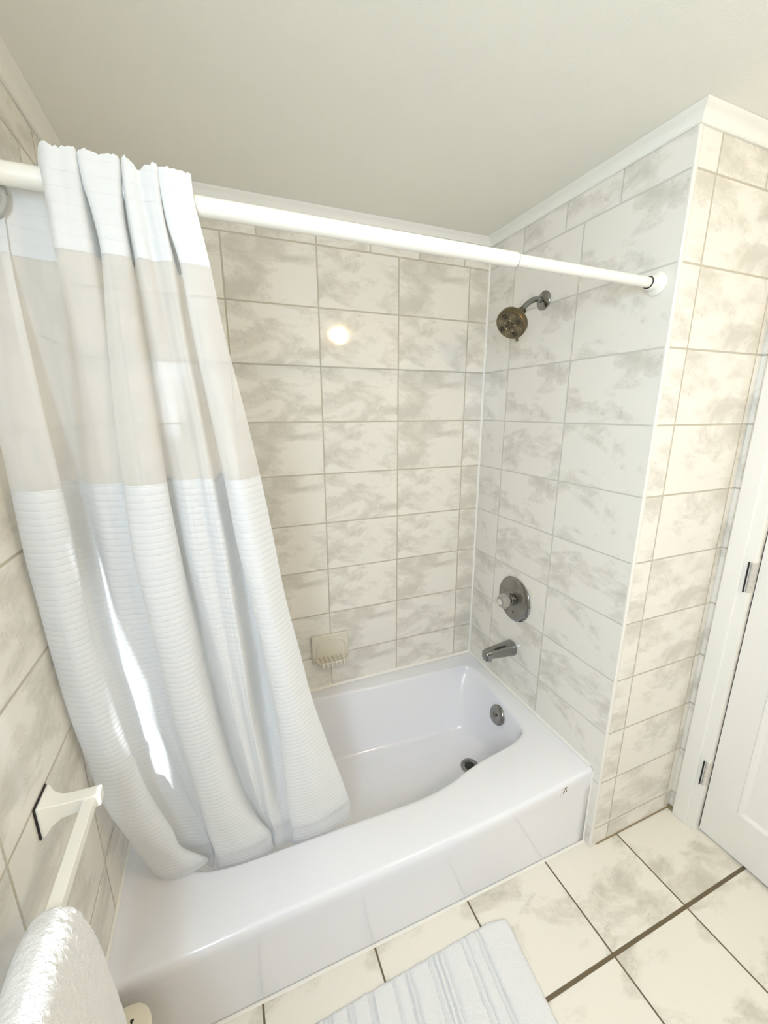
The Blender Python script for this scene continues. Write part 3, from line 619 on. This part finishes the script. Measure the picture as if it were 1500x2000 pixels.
# ================================================================== VALVE
va = thing('shower_valve', 'round chrome valve plate with a clear faceted knob on the wall above the spout', 'shower valve', (0, -0.3035, 0.7475))
bm = bmesh.new(); lathe(bm, (-0.0008, 0, 0), (-1, 0, 0), [(0, 0.096), (0.003, 0.0965), (0.006, 0.094), (0.009, 0.088), (0.010, 0.082), (0.0125, 0.060), (0.015, 0.042), (0.0165, 0.032), (0.0165, 0.020)], 64); obj('escutcheon', bm, M['chrome'], va)
bm = bmesh.new(); lathe(bm, (-0.015, 0, 0), (-1, 0, 0), [(0, 0.026), (0.004, 0.0265), (0.014, 0.0245), (0.016, 0.0215), (0.022, 0.0215), (0.024, 0.019), (0.030, 0.019)], 40); obj('sleeve', bm, M['chrome'], va)
bm = bmesh.new(); lathe(bm, (-0.036, 0, 0), (-1, 0, 0), [(0, 0.020), (0.004, 0.0265), (0.014, 0.0300), (0.026, 0.0290), (0.036, 0.0235), (0.0395, 0.0185), (0.040, 0.004)], 16, facets=0.10)
kn = obj('knob', bm, M['acrylic'], va, smooth=False); tag(kn, 'clear faceted knob')
bm = bmesh.new(); lathe(bm, (-0.0763, 0, 0), (-1, 0, 0), [(0, 0.013), (0.0016, 0.0125)], 24); obj('knob_cap', bm, plain('pink_cap', (0.78, 0.70, 0.66), 0.4), kn)
bm = bmesh.new(); lathe(bm, (-0.0133, -0.012, -0.052), (-1, 0, 0), [(0, 0.0045), (0.002, 0.004)], 14); obj('screw', bm, M['bronze'], va)

# ================================================================== TUB SPOUT
spt = thing('tub_spout', 'chrome tub spout on the tiled wall below the valve', 'spout', (0, -0.3124, 0.524))
bm = bmesh.new(); rings = []
for s, ry, ru, rd in ((0.0008, 0.0325, 0.031, 0.033), (0.004, 0.033, 0.0315, 0.0335), (0.03, 0.031, 0.029, 0.031), (0.07, 0.0275, 0.0245, 0.027), (0.105, 0.0245, 0.021, 0.0245), (0.128, 0.0225, 0.0175, 0.028), (0.140, 0.0195, 0.013, 0.0285), (0.1445, 0.0140, 0.008, 0.026), (0.1455, 0.0095, 0.004, 0.022)):
    ring = []
    for k in range(36):
        t = 2 * PI * k / 36; c_, s_ = math.cos(t), math.sin(t)
        cy_ = abs(c_) ** 0.8 * (1 if c_ > 0 else -1); sz_ = abs(s_) ** 0.8 * (1 if s_ > 0 else -1)
        ring.append(bm.verts.new((-s, ry * cy_, (ru if s_ > 0 else rd) * sz_)))
    rings.append(ring)
for a, b in zip(rings, rings[1:]):
    for k in range(36): bm.faces.new((a[k], a[(k+1) % 36], b[(k+1) % 36], b[k]))
bm.faces.new(rings[0]); bm.faces.new(rings[-1])
obj('spout_body', bm, M['chrome'], spt, angle=50)
bm = bmesh.new(); lathe(bm, (-0.122, 0, -0.022), (-0.05, 0, -1), [(0, 0.0165), (0.010, 0.0165), (0.0115, 0.0145), (0.0115, 0.011), (0.004, 0.010)], 24); obj('spout_outlet', bm, M['chrome'], spt)

# ================================================================== SOAP DISH
sd = thing('soap_dish', 'cream ceramic soap dish with a ribbed tray set in the back wall tiles', 'soap dish', (-0.727, 0, 0.515))
bm = boxbm(-0.081, 0.081, -0.012, -0.0005, -0.062, 0.066); obj('back_plate', bm, M['ceramic'], sd, bevel=0.004)
arch = [(-0.064, -0.034), (-0.064, -0.012)] + [(0.064 * math.cos(t), 0.0 + 0.046 * math.sin(t) ** 0.8) for t in [PI - PI * k / 18 for k in range(19)]] + [(0.064, -0.012), (0.064, -0.034)]
bm = bmesh.new(); tube(bm, [(x + 0.004, -0.0118, z) for x, z in arch], 0.0036, 10); obj('arched_moulding', bm, M['ceramic'], sd)
# tray: a shallow half-oval shelf with a raised front lip
bm = bmesh.new(); nn = 26
def oval(t, sx, sy): 
    c_, s_ = math.cos(t), math.sin(t); return (sx * abs(c_) ** 0.45 * (1 if c_ > 0 else -1), -0.008 - sy * abs(s_) ** 0.62)
prof = [(0.062, 0.048, -0.062), (0.070, 0.058, -0.040), (0.072, 0.061, -0.033), (0.070, 0.0595, -0.030), (0.066, 0.055, -0.033), (0.062, 0.050, -0.040)]
R_ = [[bm.verts.new((*oval(PI + PI * k / nn, sx, sy), z)) for k in range(nn + 1)] for sx, sy, z in prof]
for a, b in zip(R_, R_[1:]):
    for k in range(nn): bm.faces.new((a[k], a[k+1], b[k+1], b[k]))
bm.faces.new(R_[-1]); bm.faces.new(R_[0])
obj('tray', bm, M['ceramic'], sd, angle=50)
for k in range(6):
    x = -0.046 + 0.0184 * k
    bm = bmesh.new(); tube(bm, [(x, -0.012, -0.036), (x, -0.035, -0.0365), (x, -0.056, -0.0345), (x, -0.0655, -0.0335), (x, -0.0690, -0.040), (x, -0.0655, -0.054)], 0.0042, 10)
    obj('rib', bm, M['ceramic'], sd)

# ================================================================== TOWEL BAR
tb = thing('towel_bar', 'white square towel bar on a flared post on the left wall beside the tub', 'towel bar', (XL, -0.8265, 0.846))
bm = bmesh.new(); ring = []
for x, hy, hz in ((0.0025, 0.026, 0.030), (0.007, 0.026, 0.030), (0.016, 0.017, 0.021), (0.028, 0.0125, 0.015), (0.050, 0.0115, 0.0130), (0.0855, 0.0115, 0.0125), (0.088, 0.010, 0.011)):
    ring.append([bm.verts.new((x, sy * hy, sz * hz)) for sy, sz in ((-1, -1), (1, -1), (1, 1), (-1, 1))])
for a, b in zip(ring, ring[1:]):
    for k in range(4): bm.faces.new((a[k], a[(k+1) % 4], b[(k+1) % 4], b[k]))
bm.faces.new(ring[0]); bm.faces.new(ring[-1])
post = obj('post', bm, M['plastic'], tb, bevel=0.0015, angle=30)
tb2 = post.copy(); COL.objects.link(tb2); tb2.parent = tb; tb2.location = (0, -0.62, 0)
bm = boxbm(0.0004, 0.0026, -0.0275, 0.0275, -0.0315, 0.0315); gk = obj('wall_gasket', bm, M['black'], tb, smooth=False); tag(gk, 'dark edge behind the post')
g2 = gk.copy(); COL.objects.link(g2); g2.parent = tb; g2.location = (0, -0.62, 0)
bm = boxbm(0.062, 0.0805, -0.622, -0.004, -0.0095, 0.0095); obj('bar', bm, M['plastic'], tb, smooth=False, bevel=0.0015)

# ================================================================== TOWEL
tw = bmesh.new(); path = []
bx, bz = XL + 0.0712, 0.846
NSEC = 76; YT0, YT1 = -1.022, -1.40; NY = 60
def towel_sec(s, v):
    """s 0..1 from the wall-side hem over the bar to the room-side hem; v 0 at the end nearest the tub"""
    Lw, Lr = 0.40, 0.50; top = 0.085; tot = Lw + top + Lr; q_ = s * tot
    flare = 0.010 + 0.020 * v
    if q_ < Lw:
        t = (Lw - q_) / Lw; x = bx - 0.024 - 0.012 * t ** 0.7 - 0.004 * v; z = bz - 0.002 - (Lw - q_)
    elif q_ < Lw + top:
        a = PI - PI * (q_ - Lw) / top; x = bx + 0.001 + (0.024 + 0.004 * v) * math.cos(a); z = bz + 0.0 + (0.023 + 0.006 * v) * math.sin(a)
    else:
        t = (q_ - Lw - top) / Lr; x = bx + 0.0255 + (0.030 + flare) * t ** 0.75; z = bz - 0.002 - (q_ - Lw - top)
    return x, z
rows = []
for j in range(NY + 1):
    v = j / NY; y = YT0 + (YT1 - YT0) * v
    row = []
    for i in range(NSEC + 1):
        s = i / NSEC; x, z = towel_sec(s, v)
        yy = y + 0.010 * noise.noise((s * 6.0, 0, 1.5)) + (0.006 if v < 0.02 else 0)
        x += 0.004 * noise.noise((s * 9, y * 12, 0.0)); z += 0.003 * noise.noise((s * 8, y * 14, 4.0))
        if v < 0.06: z -= (0.06 - v) * 0.12 * (1 if 0.38 < s < 0.56 else 0)
        row.append(tw.verts.new((max(x, XL + 0.012) - bx, yy - YT0, z - bz)))
    rows.append(row)
for a, b in zip(rows, rows[1:]):
    for i in range(NSEC): tw.faces.new((a[i], a[i+1], b[i+1], b[i]))
to = obj('hand_towel', tw, M['terry'], None, angle=180); to.location = (bx, YT0, bz)
so_ = to.modifiers.new('thickness', 'SOLIDIFY'); so_.thickness = 0.011; so_.offset = 0.0
sbd = to.modifiers.new('subdivision', 'SUBSURF'); sbd.levels = 1; sbd.render_levels = 2
tx = bpy.data.textures.new('terry_loops', 'CLOUDS'); tx.noise_scale = 0.006; tx.noise_depth = 2
dm = to.modifiers.new('loops', 'DISPLACE'); dm.texture = tx; dm.strength = 0.0035; dm.mid_level = 0.5
tag(to, 'fluffy white towel folded over the towel bar at bottom left', 'towel')

# ================================================================== BATH MAT
MY0, MX0, MA = -0.8415, -0.4115, math.radians(-4.6)
mat_o = thing('bath_mat', 'white ribbed terry bath mat on the floor tiles in front of the tub', 'bath mat', (MX0, MY0, 0.0))
mat_o.rotation_euler = (0, 0, math.radians(1.2))
grooves = [0.108, 0.120, 0.153, 0.170, 0.232, 0.247, 0.262, 0.278, 0.336, 0.350, 0.387, 0.447, 0.458, 0.505, 0.516, 0.560, 0.571, 0.583, 0.597, 0.640, 0.655, 0.70, 0.715, 0.73]
grooves = [g - 0.008 for g in grooves]
ML, MW = 0.80, 0.50
xs = [0, 0.0015, 0.004, 0.009]; 
x = 0.012
gset = sorted(grooves)
while x < ML - 0.01:
    xs.append(x)
    near = min(abs(x - g) for g in gset); x += 0.0011 if near < 0.005 else 0.005
xs += [ML - 0.009, ML - 0.004, ML - 0.0015, ML]
ys = [0, 0.0015, 0.004, 0.009] + [0.012 + (MW - 0.024) * k / 120 for k in range(121)] + [MW - 0.009, MW - 0.004, MW - 0.0015, MW]
bm = bmesh.new()
def mat_h(x, y):
    e_ = min(x, ML - x, y, MW - y); h = 0.0125 * min(1, math.sqrt(max(0, 1 - (1 - min(1, e_ / 0.010)) ** 2)))
    wob = 0.0010 * noise.noise((x * 3, y * 14, 0)) + 0.0009 * noise.noise((x * 9, y * 90, 3))
    for g in gset:
        dd = abs(x + wob - g)
        if dd < 0.0034: h -= 0.0085 * (1 - (dd / 0.0034) ** 2) * min(1, e_ / 0.006)
    h += 0.0006 * noise.noise((x * 160, y * 160, 0)) + 0.0005 * noise.noise((x * 70, y * 70, 8))
    return max(h, 0.0006)
skew = math.tan(math.radians(4.0))
V = []
for xx in xs:
    V.append([])
    for yy in ys:
        ex = 0.0022 * noise.noise((yy * 40, 0, xx * 5)) ; ey = 0.003 * noise.noise((xx * 45, 2, 0)) + 0.002 * noise.noise((xx * 110, 5, 0))
        k_ = max(0, 1 - yy / 0.05)
        rc_ = 0.0
        # softened corner
        cx_, cy_ = max(0, 0.018 - xx), max(0, 0.018 - yy)
        if cx_ > 0 and cy_ > 0:
            rr_ = math.hypot(cx_, cy_)
            if rr_ > 0.018: f_ = 0.018 / rr_; px_, py_ = 0.018 - cx_ * f_, 0.018 - cy_ * f_
            else: px_, py_ = xx, yy
        else: px_, py_ = xx, yy
        V[-1].append(bm.verts.new((-(px_ + ex) - py_ * skew * 1.6 * (1), -(py_ + ey * k_) - 0.012 * max(0, 1 - px_ / 0.06), mat_h(xx, yy))))
for a, b in zip(V, V[1:]):
    for j in range(len(ys) - 1): bm.faces.new((a[j], a[j+1], b[j+1], b[j]))
obj('mat_pile', bm, M['terry'], mat_o, angle=180)

# ================================================================== CREAM CONTAINER BY THE APRON
cb = thing('storage_canister', 'cream rounded canister with a dark slot, half hidden behind the towel by the tub front', 'canister', (-1.382, -0.886, 0))
def rr(hx, hy, r, n=8):
    out = []
    for cx_, cy_, a0 in ((hx - r, hy - r, 0), (-hx + r, hy - r, PI / 2), (-hx + r, -hy + r, PI), (hx - r, -hy + r, 1.5 * PI)):
        for k in range(n + 1): a = a0 + PI / 2 * k / n; out.append((cx_ + r * math.cos(a), cy_ + r * math.sin(a)))
    return out
bm = bmesh.new(); rg_ = []
for z, s_ in ((0.001, 0.92), (0.004, 0.95), (0.27, 1.0), (0.286, 1.0)):
    rg_.append([bm.verts.new((x * s_, y * s_, z)) for x, y in rr(0.045, 0.060, 0.040)])
for a, b in zip(rg_, rg_[1:]):
    for k in range(len(a)): bm.faces.new((a[k], a[(k+1) % len(a)], b[(k+1) % len(a)], b[k]))
bm.faces.new(rg_[0]); bm.faces.new(rg_[-1])
obj('body', bm, M['cream'], cb, angle=50)
bm = bmesh.new(); rg_ = []
for z, s_ in ((0.2865, 1.03), (0.298, 1.04), (0.306, 1.02), (0.310, 0.94), (0.3105, 0.6)):
    rg_.append([bm.verts.new((x * s_, y * s_, z)) for x, y in rr(0.045, 0.060, 0.040)])
for a, b in zip(rg_, rg_[1:]):
    for k in range(len(a)): bm.faces.new((a[k], a[(k+1) % len(a)], b[(k+1) % len(a)], b[k]))
bm.faces.new(rg_[0]); bm.faces.new(rg_[-1])
lid = obj('lid', bm, M['cream'], cb, angle=40)
bm = bmesh.new(); box(bm, 0.010, 0.0130, -0.05, 0.030, 0.3085, 0.3113); box(bm, 0.0085, 0.0150, 0.0295, 0.0330, 0.3085, 0.3113)
obj('slot', bm, M['dark'], lid, smooth=False)
bm = bmesh.new(); box(bm, -0.002, 0.001, 0.030, 0.035, 0.3085, 0.3113); obj('pin_hole', bm, M['dark'], lid, smooth=False)

# ================================================================== CEILING LAMP (behind the camera)
lp = thing('ceiling_light', 'flush ceiling light with a small frosted glass behind the camera', 'ceiling light', LAMP)
bm = bmesh.new(); lathe(bm, (0, 0, -0.0005), (0, 0, -1), [(0, 0.075), (0.012, 0.075), (0.018, 0.066), (0.018, 0.03)], 40); obj('lamp_base', bm, M['trim_paint'], lp)
bm = bmesh.new(); lathe(bm, (0, 0, -0.019), (0, 0, -1), [(0, 0.052), (0.02, 0.056), (0.040, 0.047), (0.055, 0.025), (0.058, 0.004)], 32); obj('lamp_glass', bm, M['lamp'], lp)
